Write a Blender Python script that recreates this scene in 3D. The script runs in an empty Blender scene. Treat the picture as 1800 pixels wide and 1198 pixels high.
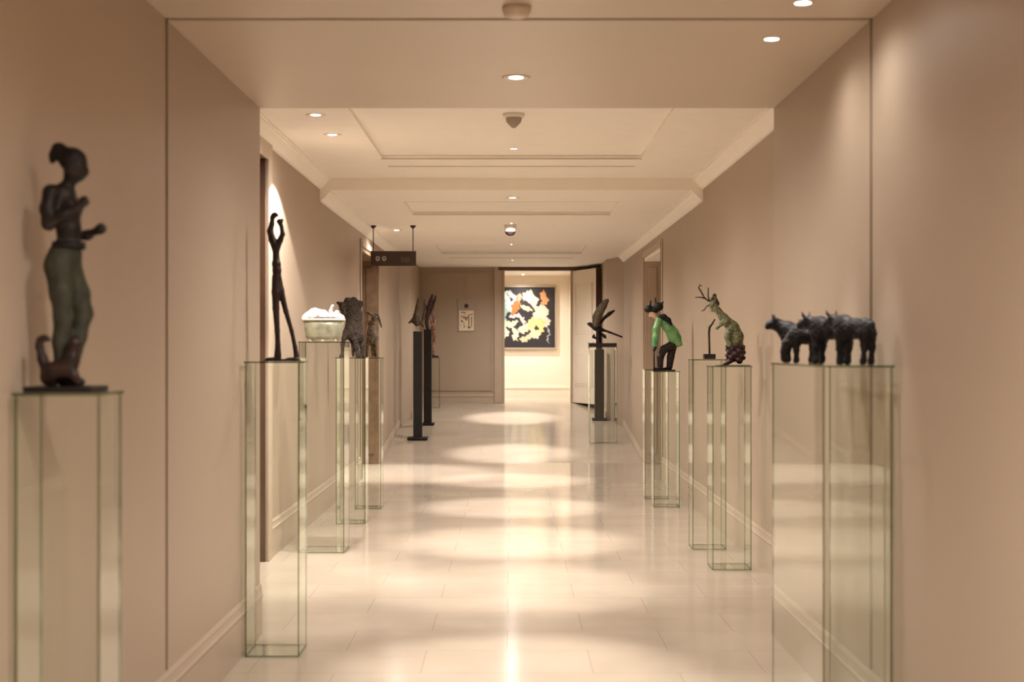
import bpy, bmesh, math, random
import numpy as np
from mathutils import Vector, Matrix

random.seed(4)
PI = math.pi
sc = bpy.context.scene
COL = sc.collection

# ------------------------------------------------------------------ render look
sc.view_settings.view_transform = 'Standard'
sc.view_settings.look = 'None'
sc.view_settings.gamma = 1
sc.view_settings.use_curve_mapping = False
sc.view_settings.exposure = 1.31
sc.cycles.max_bounces = 20
sc.cycles.diffuse_bounces = 12
sc.cycles.glossy_bounces = 6
sc.cycles.transmission_bounces = 8
sc.cycles.transparent_max_bounces = 48
sc.cycles.sample_clamp_indirect = 4.0
sc.cycles.use_denoising = True
sc.cycles.caustics_reflective = False
sc.cycles.caustics_refractive = False

# ------------------------------------------------------------------ camera
EYE = 1.39
F = 2500.0                      # focal length in pixels (50 mm on a 36 mm wide sensor)
VX, VY = 899.0, 612.0           # vanishing point of the corridor in the photograph
cam = bpy.data.cameras.new('camera')
cam.lens = 50; cam.sensor_width = 36; cam.sensor_fit = 'HORIZONTAL'
cam.shift_x = (900 - VX) / 1800
cam.shift_y = (VY - 599) / 1800
cam.clip_start = 0.05
cam.dof.use_dof = True
cam.dof.focus_distance = 12.5
cam.dof.aperture_fstop = 3.2
camo = bpy.data.objects.new('camera', cam)
camo.location = (0, 0, EYE)
camo.rotation_euler = (PI / 2, 0, 0)
COL.objects.link(camo)
sc.camera = camo

# ------------------------------------------------------------------ materials
def new_mat(name):
    m = bpy.data.materials.new(name); m.use_nodes = True
    nt = m.node_tree
    return m, nt, nt.nodes['Principled BSDF']

def mat(name, col, rough=0.5, metal=0.0, var=0.0, vscale=6.0, bump=0.0, bscale=60.0, spec=0.5, col2=None, coat=0.0):
    m, nt, b = new_mat(name)
    b.inputs['Roughness'].default_value = rough
    b.inputs['Metallic'].default_value = metal
    b.inputs['Specular IOR Level'].default_value = spec
    b.inputs['Coat Weight'].default_value = coat
    tc = nt.nodes.new('ShaderNodeTexCoord')
    n = nt.nodes.new('ShaderNodeTexNoise'); n.inputs['Scale'].default_value = vscale
    n.inputs['Detail'].default_value = 4
    nt.links.new(tc.outputs['Object'], n.inputs['Vector'])
    r = nt.nodes.new('ShaderNodeValToRGB')
    c = Vector(col)
    if col2 is None:
        a = c * (1 - var); d = c * (1 + var)
    else:
        a = c; d = Vector(col2)
    r.color_ramp.elements[0].position = 0.38; r.color_ramp.elements[1].position = 0.62
    r.color_ramp.elements[0].color = (a[0], a[1], a[2], 1)
    r.color_ramp.elements[1].color = (min(d[0], 1), min(d[1], 1), min(d[2], 1), 1)
    nt.links.new(n.outputs['Fac'], r.inputs['Fac'])
    nt.links.new(r.outputs['Color'], b.inputs['Base Color'])
    if bump:
        n2 = nt.nodes.new('ShaderNodeTexNoise'); n2.inputs['Scale'].default_value = bscale
        nt.links.new(tc.outputs['Object'], n2.inputs['Vector'])
        bp = nt.nodes.new('ShaderNodeBump'); bp.inputs['Strength'].default_value = bump
        bp.inputs['Distance'].default_value = 0.004
        nt.links.new(n2.outputs['Fac'], bp.inputs['Height'])
        nt.links.new(bp.outputs['Normal'], b.inputs['Normal'])
    return m

def emit(name, col, strength):
    m, nt, b = new_mat(name)
    b.inputs['Base Color'].default_value = (1, 1, 1, 1)
    b.inputs['Emission Color'].default_value = (*col, 1)
    b.inputs['Emission Strength'].default_value = strength
    return m

def glass_mat(name, tint, refl=1.0, rough=0.02):
    # clear sheet glass: sees straight through, mirrors at grazing angles by Fresnel
    m = bpy.data.materials.new(name); m.use_nodes = True
    nt = m.node_tree; nt.nodes.clear()
    out = nt.nodes.new('ShaderNodeOutputMaterial')
    tr = nt.nodes.new('ShaderNodeBsdfTransparent'); tr.inputs['Color'].default_value = (*tint, 1)
    gl = nt.nodes.new('ShaderNodeBsdfGlossy'); gl.inputs['Roughness'].default_value = rough
    gl.inputs['Color'].default_value = (0.96 * refl, 1.0 * refl, 0.97 * refl, 1)
    fr = nt.nodes.new('ShaderNodeFresnel'); fr.inputs['IOR'].default_value = 1.5
    mx = nt.nodes.new('ShaderNodeMixShader')
    # only the outer face of the sheet mirrors; the way out of the sheet is clear
    ge = nt.nodes.new('ShaderNodeNewGeometry')
    sb = nt.nodes.new('ShaderNodeMath'); sb.operation = 'SUBTRACT'; sb.inputs[0].default_value = 1
    nt.links.new(ge.outputs['Backfacing'], sb.inputs[1])
    mu = nt.nodes.new('ShaderNodeMath'); mu.operation = 'MULTIPLY'
    nt.links.new(sb.outputs[0], mu.inputs[0]); nt.links.new(fr.outputs['Fac'], mu.inputs[1])
    nt.links.new(mu.outputs[0], mx.inputs['Fac'])
    nt.links.new(tr.outputs[0], mx.inputs[1]); nt.links.new(gl.outputs[0], mx.inputs[2])
    nt.links.new(mx.outputs[0], out.inputs['Surface'])
    return m

def floor_mat():
    m, nt, b = new_mat('polished_limestone')
    tc = nt.nodes.new('ShaderNodeTexCoord')
    mp = nt.nodes.new('ShaderNodeMapping'); mp.inputs['Location'].default_value = (0.02, 0.35, 0)
    nt.links.new(tc.outputs['Object'], mp.inputs['Vector'])
    br = nt.nodes.new('ShaderNodeTexBrick')
    br.inputs['Scale'].default_value = 1.0
    br.inputs['Brick Width'].default_value = 0.74; br.inputs['Row Height'].default_value = 0.46
    br.inputs['Mortar Size'].default_value = 0.0025; br.inputs['Mortar Smooth'].default_value = 0.1
    br.inputs['Color1'].default_value = (0.42, 0.35, 0.277, 1)
    br.inputs['Color2'].default_value = (0.405, 0.335, 0.263, 1)
    br.inputs['Mortar'].default_value = (0.32, 0.255, 0.195, 1)
    nt.links.new(mp.outputs['Vector'], br.inputs['Vector'])
    n = nt.nodes.new('ShaderNodeTexNoise'); n.inputs['Scale'].default_value = 2.2; n.inputs['Detail'].default_value = 8
    nt.links.new(tc.outputs['Object'], n.inputs['Vector'])
    r = nt.nodes.new('ShaderNodeValToRGB')
    r.color_ramp.elements[0].position = 0.3; r.color_ramp.elements[1].position = 0.7
    r.color_ramp.elements[0].color = (0.86, 0.85, 0.83, 1); r.color_ramp.elements[1].color = (1, 1, 1, 1)
    nt.links.new(n.outputs['Fac'], r.inputs['Fac'])
    mx = nt.nodes.new('ShaderNodeMix'); mx.data_type = 'RGBA'; mx.blend_type = 'MULTIPLY'
    mx.inputs['Factor'].default_value = 1
    nt.links.new(br.outputs['Color'], mx.inputs['A']); nt.links.new(r.outputs['Color'], mx.inputs['B'])
    nt.links.new(mx.outputs['Result'], b.inputs['Base Color'])
    b.inputs['Roughness'].default_value = 0.13
    b.inputs['Specular IOR Level'].default_value = 0.13
    return m

M = {}
M['paint'] = mat('taupe_satin_paint', (0.37, 0.285, 0.212), 0.42, var=0.02, vscale=1.5)
M['lacquer'] = mat('taupe_lacquer_panel', (0.41, 0.32, 0.24), 0.42, var=0.02, vscale=1.2)
M['trimpaint'] = mat('taupe_trim_paint', (0.43, 0.34, 0.26), 0.35, var=0.02)
M['ceil'] = mat('cream_ceiling_paint', (0.88, 0.835, 0.765), 0.7, var=0.01)
M['cornice'] = mat('cream_cornice_paint', (0.89, 0.845, 0.775), 0.55, var=0.01)
M['soffit'] = mat('beige_lacquer_soffit', (0.62, 0.515, 0.41), 0.36, var=0.015, vscale=1.0)
M['cream'] = mat('cream_wall_paint', (0.80, 0.72, 0.60), 0.5, var=0.01)
M['floor'] = floor_mat()
M['gap'] = mat('dark_brown_shadow_gap', (0.07, 0.035, 0.015), 0.7)
M['darkwood'] = mat('dark_walnut_veneer', (0.085, 0.042, 0.022), 0.4, var=0.08, vscale=5)
M['brownwood'] = mat('brown_oak_veneer', (0.2, 0.125, 0.07), 0.4, var=0.15, vscale=9)
M['glass'] = glass_mat('clear_plinth_glass', (0.985, 0.994, 0.984))
M['glassedge'] = glass_mat('green_glass_edge', (0.40, 0.46, 0.35), .8)
M['bronze'] = mat('dark_bronze', (0.016, 0.010, 0.008), 0.5, 0.1, spec=0.3, var=0.35, vscale=25, bump=0.5, bscale=90)
M['blackbronze'] = mat('black_bronze', (0.010, 0.008, 0.008), 0.55, 0.1, spec=0.25, var=0.3, vscale=30, bump=0.5, bscale=80)
M['brownbronze'] = mat('brown_bronze', (0.022, 0.010, 0.007), 0.45, 0.15, spec=0.3, var=0.3, vscale=25, bump=0.4, bscale=70)
M['greenpatina'] = mat('green_grey_patina', (0.034, 0.034, 0.021), 0.65, 0.05, spec=0.3, var=0.3, vscale=30, bump=0.5, bscale=80)
M['shag'] = mat('rough_brown_bronze', (0.02, 0.013, 0.010), 0.8, 0.1, spec=0.3, vscale=60, col2=(0.055, 0.038, 0.027), bump=1.0, bscale=120)
M['goat'] = mat('rough_olive_bronze', (0.04, 0.026, 0.014), 0.7, 0.1, spec=0.3, vscale=70, col2=(0.15, 0.11, 0.07), bump=1.0, bscale=120)
M['coat'] = mat('green_painted_coat', (0.05, 0.24, 0.085), 0.45, vscale=18, col2=(0.2, 0.36, 0.13), bump=0.2)
M['mottle'] = mat('mottled_olive_skin', (0.045, 0.05, 0.015), 0.6, vscale=75, col2=(0.21, 0.21, 0.115), bump=0.4)
M['redclump'] = mat('dark_red_black_blossom', (0.008, 0.007, 0.010), 0.6, vscale=45, col2=(0.06, 0.010, 0.010))
M['skin'] = mat('pale_skin_glaze', (0.62, 0.42, 0.28), 0.5, var=0.1)
M['pinkfoam'] = mat('white_pink_glazed_foam', (0.45, 0.375, 0.365), 0.35, var=0.06, vscale=40, bump=0.5, bscale=60)
M['celadon'] = mat('celadon_glazed_tub', (0.27, 0.275, 0.195), 0.3, vscale=22, col2=(0.40, 0.39, 0.285))
M['creamglaze'] = mat('cream_glazed_rim', (0.62, 0.56, 0.44), 0.3, var=0.05)
M['rustwood'] = mat('red_brown_carved_wood', (0.075, 0.02, 0.012), 0.35, vscale=30, col2=(0.34, 0.19, 0.14), bump=0.4)
M['plum'] = mat('plum_brown_bronze', (0.03, 0.015, 0.015), 0.4, 0.1, vscale=30, col2=(0.08, 0.045, 0.045), bump=0.4)
M['umber'] = mat('umber_bronze', (0.075, 0.038, 0.012), 0.45, 0.1, vscale=30, col2=(0.035, 0.017, 0.007), bump=0.3)
M['black'] = mat('black_satin_metal', (0.018, 0.014, 0.012), 0.55, 0.1, spec=0.3, var=0.1)
M['steel'] = mat('brushed_steel', (0.55, 0.5, 0.44), 0.35, 0.9, var=0.05)
M['sign'] = mat('dark_brown_sign_board', (0.045, 0.022, 0.014), 0.5, var=0.1)
M['white'] = mat('white_enamel', (0.78, 0.73, 0.66), 0.4, var=0.01)
M['greymark'] = mat('pale_grey_sign_print', (0.36, 0.32, 0.3), 0.6)
M['dimmark'] = mat('dim_grey_sign_print', (0.13, 0.1, 0.085), 0.6)
M['paper'] = mat('cream_notice_paper', (0.74, 0.63, 0.47), 0.7, var=0.03)
M['ink'] = mat('brown_notice_ink', (0.19, 0.12, 0.07), 0.7)
M['greyplastic'] = mat('taupe_plastic', (0.36, 0.3, 0.24), 0.5)
M['lamp'] = emit('warm_lamp', (1.0, 0.86, 0.68), 22)
M['shadeline'] = mat('brown_painted_shade', (0.24, 0.16, 0.1), 0.7)
M['frame'] = mat('dark_picture_frame', (0.05, 0.04, 0.035), 0.5)
M['silverframe'] = mat('grey_gold_frame', (0.45, 0.38, 0.29), 0.4, 0.3)

# ------------------------------------------------------------------ mesh helpers
def link(name, me, m, parent=None):
    o = bpy.data.objects.new(name, me)
    if m is not None:
        for x in (m if isinstance(m, (list, tuple)) else [m]):
            me.materials.append(x)
    COL.objects.link(o)
    if parent is not None: o.parent = parent
    return o

def obj(name, bm, m, parent=None, smooth=False):
    me = bpy.data.meshes.new(name)
    bmesh.ops.recalc_face_normals(bm, faces=bm.faces)
    bm.to_mesh(me); bm.free()
    if smooth:
        for p in me.polygons: p.use_smooth = True
    return link(name, me, m, parent)

def tag(o, label, cat, group=None):
    o['label'] = label; o['category'] = cat
    if group: o['group'] = group
    return o

def thing(name, loc, label, cat, group=None, rz=0.0):
    o = bpy.data.objects.new(name, None); COL.objects.link(o)
    o.empty_display_size = 0.1
    o.location = loc; o.rotation_euler = (0, 0, rz)
    return tag(o, label, cat, group)

def struct(name, bm, m, parent=None, smooth=False):
    o = obj(name, bm, m, parent, smooth)
    if parent is None: o['kind'] = 'structure'
    return o

def box(bm, x0, x1, y0, y1, z0, z1, bev=0.0, mi=0):
    r = bmesh.ops.create_cube(bm, size=1)
    vs = r['verts']
    for v in vs:
        v.co = Vector((x0 + (v.co.x + .5) * (x1 - x0), y0 + (v.co.y + .5) * (y1 - y0), z0 + (v.co.z + .5) * (z1 - z0)))
    fs = {f for v in vs for f in v.link_faces}
    for f in fs: f.material_index = mi
    if bev:
        es = list({e for v in vs for e in v.link_edges})
        bmesh.ops.bevel(bm, geom=es, offset=bev, segments=2, affect='EDGES', profile=0.5)

def BX(*a, **k):
    bm = bmesh.new(); box(bm, *a, **k); return bm

def tube(bm, pts, rad, seg=10, cap=True):
    pts = [Vector(p) for p in pts]
    rads = rad if isinstance(rad, (list, tuple)) else [rad] * len(pts)
    rings = []
    for i, p in enumerate(pts):
        d = (pts[min(i + 1, len(pts) - 1)] - pts[max(i - 1, 0)]).normalized()
        a = d.cross(Vector((0, 1, 0)))
        if a.length < 1e-3: a = d.cross(Vector((1, 0, 0)))
        a.normalize(); b = d.cross(a)
        rings.append([bm.verts.new(p + rads[i] * (math.cos(2 * PI * k / seg) * a + math.sin(2 * PI * k / seg) * b)) for k in range(seg)])
    for i in range(len(rings) - 1):
        for k in range(seg):
            bm.faces.new((rings[i][k], rings[i][(k + 1) % seg], rings[i + 1][(k + 1) % seg], rings[i + 1][k]))
    if cap:
        bm.faces.new(rings[0]); bm.faces.new(rings[-1])

def lathe(bm, prof, c=(0, 0, 0), seg=32):
    c = Vector(c); rings = []
    for r, z in prof:
        if r < 1e-5: rings.append([bm.verts.new(c + Vector((0, 0, z)))])
        else: rings.append([bm.verts.new(c + Vector((r * math.cos(2 * PI * k / seg), r * math.sin(2 * PI * k / seg), z))) for k in range(seg)])
    for a, b in zip(rings, rings[1:]):
        for k in range(seg):
            k2 = (k + 1) % seg
            if len(a) == 1 and len(b) == 1: continue
            if len(a) == 1: bm.faces.new((a[0], b[k], b[k2]))
            elif len(b) == 1: bm.faces.new((a[k], a[k2], b[0]))
            else: bm.faces.new((a[k], a[k2], b[k2], b[k]))

def extrude_y(bm, prof, ys, dz=None):
    """closed (x,z) profile swept along a list of y; dz(y) lifts each section."""
    rings = []
    for y in ys:
        h = dz(y) if dz else 0
        rings.append([bm.verts.new((x, y, z + h)) for x, z in prof])
    n = len(prof)
    for a, b in zip(rings, rings[1:]):
        for k in range(n):
            bm.faces.new((a[k], a[(k + 1) % n], b[(k + 1) % n], b[k]))
    bm.faces.new(rings[0]); bm.faces.new(rings[-1])

# ---- smooth implicit surfaces for the sculptures (one continuous skin per part)
def capsule(P, a, b, ra, rb):
    a = np.array(a, float); b = np.array(b, float); ab = b - a
    L = max(float(ab @ ab), 1e-12)
    t = np.clip(((P - a) @ ab) / L, 0, 1)
    q = a + t[..., None] * ab
    return np.linalg.norm(P - q, axis=-1) - (ra + (rb - ra) * t)

def ellip(P, c, r, rot=0.0):
    Q = P - np.array(c, float)
    if rot:
        ca, sa = math.cos(rot), math.sin(rot)
        x = Q[..., 0] * ca + Q[..., 2] * sa; z = -Q[..., 0] * sa + Q[..., 2] * ca
        Q = np.stack([x, Q[..., 1], z], -1)
    r = np.array(r, float)
    k0 = np.linalg.norm(Q / r, axis=-1); k1 = np.linalg.norm(Q / (r * r), axis=-1)
    return k0 * (k0 - 1) / np.maximum(k1, 1e-9)

def implicit(prims, h, k, noise=0.0, nscale=60.0, cut=None):
    lo = np.full(3, 1e9); hi = np.full(3, -1e9)
    for p in prims:
        if p[0] == 'c':
            _, a, b, ra, rb = p
            for q, r in ((a, ra), (b, rb)):
                lo = np.minimum(lo, np.array(q) - r); hi = np.maximum(hi, np.array(q) + r)
        else:
            R = max(p[2]); lo = np.minimum(lo, np.array(p[1]) - R); hi = np.maximum(hi, np.array(p[1]) + R)
    pad = 3 * h + k * 0.5 + noise
    lo -= pad; hi += pad
    n = np.ceil((hi - lo) / h).astype(int) + 1
    ax = [lo[i] + h * np.arange(n[i]) for i in range(3)]
    P = np.stack(np.meshgrid(*ax, indexing='ij'), -1)
    D = None
    for p in prims:
        if p[0] == 'c': d = capsule(P, *p[1:])
        else: d = ellip(P, p[1], p[2], p[3] if len(p) > 3 else 0.0)
        if D is None: D = d
        else:
            hh = np.clip(0.5 + 0.5 * (d - D) / k, 0, 1)
            D = d * (1 - hh) + D * hh - k * hh * (1 - hh)
    if noise:
        X, Y, Z = P[..., 0] * nscale, P[..., 1] * nscale, P[..., 2] * nscale
        D = D + noise * (np.sin(X * 1.3 + 2.1 * np.sin(Z)) * np.sin(Y * 1.7 + Z * .6) + 0.6 * np.sin(2.3 * Z + 1.9 * np.sin(X * 1.1 + Y)))
    if cut is not None: D = np.maximum(D, cut - P[..., 2])
    s = D < 0
    c = [s[:-1, :-1, :-1], s[1:, :-1, :-1], s[:-1, 1:, :-1], s[1:, 1:, :-1], s[:-1, :-1, 1:], s[1:, :-1, 1:], s[:-1, 1:, 1:], s[1:, 1:, 1:]]
    cnt = sum(x.astype(int) for x in c)
    act = (cnt > 0) & (cnt < 8)
    I = np.argwhere(act)
    idx = -np.ones(act.shape, int); idx[act] = np.arange(len(I))
    acc = np.zeros((len(I), 3)); num = np.zeros(len(I))
    corners = np.array([[0, 0, 0], [1, 0, 0], [0, 1, 0], [1, 1, 0], [0, 0, 1], [1, 0, 1], [0, 1, 1], [1, 1, 1]])
    for a, b in ((0, 1), (2, 3), (4, 5), (6, 7), (0, 2), (1, 3), (4, 6), (5, 7), (0, 4), (1, 5), (2, 6), (3, 7)):
        A = I + corners[a]; B = I + corners[b]
        da = D[A[:, 0], A[:, 1], A[:, 2]]; db = D[B[:, 0], B[:, 1], B[:, 2]]
        m = (da < 0) != (db < 0)
        t = np.where(m, da / np.where(m, da - db, 1), 0)
        acc += np.where(m[:, None], A + t[:, None] * (B - A), 0); num += m
    V = lo + h * acc / num[:, None]
    F_ = []
    def quads(axis):
        d1, d2 = [(1, 2), (2, 0), (0, 1)][axis]
        sl0 = [slice(None)] * 3; sl1 = [slice(None)] * 3
        sl0[axis] = slice(None, -1); sl1[axis] = slice(1, None)
        s0 = s[tuple(sl0)]; s1 = s[tuple(sl1)]
        E = np.argwhere(s0 != s1)
        ok = (E[:, d1] > 0) & (E[:, d2] > 0) & (E[:, d1] < n[d1] - 1) & (E[:, d2] < n[d2] - 1)
        E = E[ok]
        o1 = np.zeros(3, int); o1[d1] = 1; o2 = np.zeros(3, int); o2[d2] = 1
        g = lambda e: idx[e[:, 0], e[:, 1], e[:, 2]]
        q = np.stack([g(E - o1 - o2), g(E - o2), g(E), g(E - o1)], 1)
        flip = ~s0[E[:, 0], E[:, 1], E[:, 2]]
        q[flip] = q[flip][:, ::-1]
        F_.append(q)
    for a in range(3): quads(a)
    Fq = np.concatenate(F_)
    return V, Fq

def skin_obj(name, prims, h, k, m, parent, **kw):
    V, Q = implicit(prims, h, k, **kw)
    me = bpy.data.meshes.new(name)
    me.from_pydata(V.tolist(), [], Q.tolist()); me.update()
    for p in me.polygons: p.use_smooth = True
    return link(name, me, m, parent)

class Sculpt:
    """measures a sculpture off the photograph: s = pixels per metre at its own distance."""
    def __init__(self, s, cx, by): self.s, self.cx, self.by = s, cx, by
    def p(self, x, y, d=0): return ((x - self.cx) / self.s, d / self.s, (self.by - y) / self.s)
    def c(self, x0, y0, x1, y1, r0, r1, d0=0, d1=None):
        return ('c', self.p(x0, y0, d0), self.p(x1, y1, d0 if d1 is None else d1), r0 / self.s, r1 / self.s)
    def chain(self, pts):       # (x, y, r[, d])
        out = []
        for a, b in zip(pts, pts[1:]):
            out.append(self.c(a[0], a[1], b[0], b[1], a[2], b[2], a[3] if len(a) > 3 else 0, b[3] if len(b) > 3 else 0))
        return out
    def e(self, x, y, rx, ry, rd=None, d=0, rot=0.0):
        return ('e', self.p(x, y, d), (rx / self.s, (rd or rx) / self.s, ry / self.s), rot)

# ------------------------------------------------------------------ the place
HW_L, HW_R = -1.224, 1.277       # near hall (portal) walls
CW = 1.60                        # corridor half width
Z_SOF, Z_C1, Z_C2 = 2.558, 2.81, 2.71
Y_GROOVE, Y_PORT, Y_STEP, Y_THIN, Y_FAR = 5.05, 6.92, 11.87, 20.25, 23.1
Y_BACK = -3.5
R0, R1, RS = 17.3, 23.0, 0.0882
def fz(y):                       # floor height: flat, then a ramp, then a landing
    return 0.0 if y < R0 else (min(y, R1) - R0) * RS
Z_FAR = fz(99)

# floor (one slab with the ramp and landing)
bm = bmesh.new()
extr = [Y_BACK, R0, R1, 29.0]
tops = [[bm.verts.new((x, y, fz(y))) for x in (-4, 4)] for y in extr]
bots = [[bm.verts.new((x, y, -0.3)) for x in (-4, 4)] for y in extr]
for i in range(3):
    bm.faces.new((tops[i][0], tops[i][1], tops[i + 1][1], tops[i + 1][0]))
    bm.faces.new((bots[i][0], bots[i + 1][0], bots[i + 1][1], bots[i][1]))
    for k in (0, 1):
        bm.faces.new((tops[i][k], tops[i + 1][k], bots[i + 1][k], bots[i][k]))
bm.faces.new((tops[0][0], bots[0][0], bots[0][1], tops[0][1]))
bm.faces.new((tops[3][0], tops[3][1], bots[3][1], bots[3][0]))
struct('floor', bm, M['floor'])

BB = 0.245
g = 0.02
# hall walls with the shadow gap that runs round at Y_GROOVE
def hall_wall(name, xi, sgn):
    bm = bmesh.new()
    xo = xi + sgn * 0.62
    a, b = sorted((xi, xo))
    box(bm, a, b, Y_BACK, Y_GROOVE - g, 0, 3.0)
    box(bm, a, b, Y_GROOVE + g, Y_PORT, 0, 3.0)
    box(bm, a, b, Y_GROOVE - g, Y_GROOVE + g, 0, BB)
    struct(name, bm, M['lacquer'])
    c, d = sorted((xi + sgn * 0.03, xo))
    o = struct('trim_1' if sgn < 0 else 'trim_2', BX(c, d, Y_GROOVE - g, Y_GROOVE + g, BB, 2.62), M['gap'])
hall_wall('wall_left_hall', HW_L, -1)
hall_wall('wall_right_hall', HW_R, 1)
struct('wall_back', BX(-2, 2, Y_BACK - 0.2, Y_BACK, 0, 3.0), M['lacquer'])
# hall soffit / lintel, split by the same gap
bm = bmesh.new()
box(bm, HW_L, HW_R, Y_BACK, Y_GROOVE - g, Z_SOF, 3.0)
box(bm, HW_L, HW_R, Y_GROOVE + g, Y_PORT, Z_SOF, 3.0)
struct('ceiling_hall', bm, M['soffit'])
struct('trim_3', BX(HW_L, HW_R, Y_GROOVE - g, Y_GROOVE + g, Z_SOF + 0.03, 3.0), M['gap'])

def base_profile(x, sgn, h, t=0.012):
    """baseboard with a moulded top bead; x = wall face, sgn = direction into the room"""
    p = [(0, 0), (t, 0), (t, h - 0.065), (t + .004, h - 0.06), (t + .004, h - 0.05), (t, h - 0.045), (t * .75, h - 0.02), (t * .9, h - 0.015), (t * .5, h), (0, h)]
    return [(x + sgn * a, z) for a, z in p]

def baseboard(name, x, sgn, y0, y1, h, dz=None):
    bm = bmesh.new()
    ys = [y0] + [y for y in (R0, R1) if y0 < y < y1] + [y1]
    extrude_y(bm, base_profile(x, sgn, h), ys, dz)
    struct(name, bm, M['trimpaint'])
baseboard('baseboard_left_hall', HW_L, 1, Y_BACK, Y_PORT, BB)
baseboard('baseboard_right_hall', HW_R, -1, Y_BACK, Y_PORT, BB)

# corridor walls (openings for the side doors)
DL0, DL1 = 7.7, 9.28            # near left doorway
D0, D1 = 15.1, 17.15            # mid doorways
HD = 2.48
def corridor_wall(name, sgn, holes):
    bm = bmesh.new()
    xi, xo = CW, CW + 0.6
    def bx(y0, y1, z0, z1, xa=xi):
        a, b = sorted((sgn * xa, sgn * xo)); box(bm, a, b, y0, y1, z0, z1)
    y = Y_PORT
    for (a, b, hz) in holes:
        bx(y, a, 0, 3.0); bx(a, b, hz, 3.0); bx(a, b, 0, 3.0, xi + 0.32)
        y = b
    bx(y, Y_THIN, -0.1, 3.0)
    ya, xe = (Y_THIN, 1.41) if sgn > 0 else (Y_THIN, 1.49)
    pl = [(CW, ya), (xe, ya + .9), (xe, Y_FAR), (xo, Y_FAR), (xo, ya)]
    lo_ = [bm.verts.new((sgn * a, b, -.1)) for a, b in pl]; hi_ = [bm.verts.new((sgn * a, b, 3.0)) for a, b in pl]
    bm.faces.new(lo_); bm.faces.new(hi_)
    for k in range(5): bm.faces.new((lo_[k], lo_[(k + 1) % 5], hi_[(k + 1) % 5], hi_[k]))
    struct(name, bm, M['paint'])
corridor_wall('wall_left', -1, [(DL0, DL1, 2.63), (D0, D1, HD)])
corridor_wall('wall_right', 1, [(D0, D1, HD)])
baseboard('baseboard_left_near', -CW, 1, DL1 + .14, D0 - .1, BB)
baseboard('baseboard_left_far', -CW, 1, D1 + .1, Y_THIN, 0.12, fz)
baseboard('baseboard_left_end', -1.49, 1, Y_THIN + .9, Y_FAR, 0.12, fz)
baseboard('baseboard_right_near', CW, -1, Y_PORT, D0 - .1, BB)
baseboard('baseboard_right_far', CW, -1, D1 + .1, Y_THIN, 0.12, fz)
baseboard('baseboard_right_end', 1.41, -1, Y_THIN + .9, Y_FAR, 0.12, fz)

# corridor ceilings with shallow trays
def ceiling(name, z, y0, y1, trays, depth=0.022):
    bm = bmesh.new()
    ys = y0
    hw = 0.975
    for a, b in trays:
        box(bm, -2.2, 2.2, ys, a, z, z + 0.25)
        box(bm, -2.2, -hw, a, b, z, z + 0.25); box(bm, hw, 2.2, a, b, z, z + 0.25)
        box(bm, -hw, hw, a, b, z + depth, z + 0.25)
        ys = b
    box(bm, -2.2, 2.2, ys, y1, z, z + 0.25)
    struct(name, bm, M['ceil'])
ceiling('ceiling_near', Z_C1, Y_PORT, Y_STEP, [(7.9, 10.63)])
ceiling('ceiling_far', Z_C2, Y_STEP, Y_FAR + .2, [(12.8, 14.0), (18.1, 19.7)])
# moulded lips round each tray
def tray_trim(name, z, a, b):
    bm = bmesh.new(); hw = 0.975
    w = 0.010; t = 0.005
    box(bm, -hw, hw, b - w, b, z - t, z + .02); box(bm, -hw, hw, a, a + w, z - t, z + .02)
    box(bm, -hw, -hw + w, a + w, b - w, z - t, z + .02); box(bm, hw - w, hw, a + w, b - w, z - t, z + .02)
    struct(name, bm, M['cornice'])
    o = struct('trim_%d' % (int(name.split('_')[1]) + 20), BX(-hw, hw, b - .012, b - .003, z - .007, z - .004), M['shadeline'])  # dark strip painting in the shade along the tray's far edge
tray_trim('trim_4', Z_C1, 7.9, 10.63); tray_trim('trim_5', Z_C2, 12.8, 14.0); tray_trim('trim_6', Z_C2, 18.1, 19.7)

# cornices
def cornice(name, x, sgn, z, y0, y1):
    p = [(0, 0), (0, -.093), (.012, -.093), (.016, -.08), (.03, -.07), (.05, -.05), (.066, -.03), (.078, -.02), (.08, -.012), (.093, -.012), (.093, 0)]
    bm = bmesh.new()
    extrude_y(bm, [(x + sgn * a, z + b) for a, b in p], [y0, y1])
    struct(name, bm, M['cornice'])
cornice('trim_7', -CW, 1, Z_C1, Y_PORT, Y_STEP); cornice('trim_8', CW, -1, Z_C1, Y_PORT, Y_STEP)
cornice('trim_9', -CW, 1, Z_C2, Y_STEP, Y_THIN); cornice('trim_10', CW, -1, Z_C2, Y_STEP, Y_THIN)

# far wall with the doorway into the lit lobby
OX0, OX1, OZ = -0.112, 0.965, 2.655
bm = bmesh.new()
box(bm, -2.2, OX0, Y_FAR, Y_FAR + .15, Z_FAR - .3, 2.96)
box(bm, OX1, 2.2, Y_FAR, Y_FAR + .15, Z_FAR - .3, 2.96)
box(bm, OX0, OX1, Y_FAR, Y_FAR + .15, OZ, 2.96)
struct('wall_far', bm, M['paint'])
bm = bmesh.new()
box(bm, -1.49, OX0 - .17, Y_FAR - .016, Y_FAR, Z_FAR, Z_FAR + .10); box(bm, -1.49, OX0 - .17, Y_FAR - .024, Y_FAR, Z_FAR + .10, Z_FAR + .145, bev=.004)
struct('baseboard_far', bm, M['trimpaint'])
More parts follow.
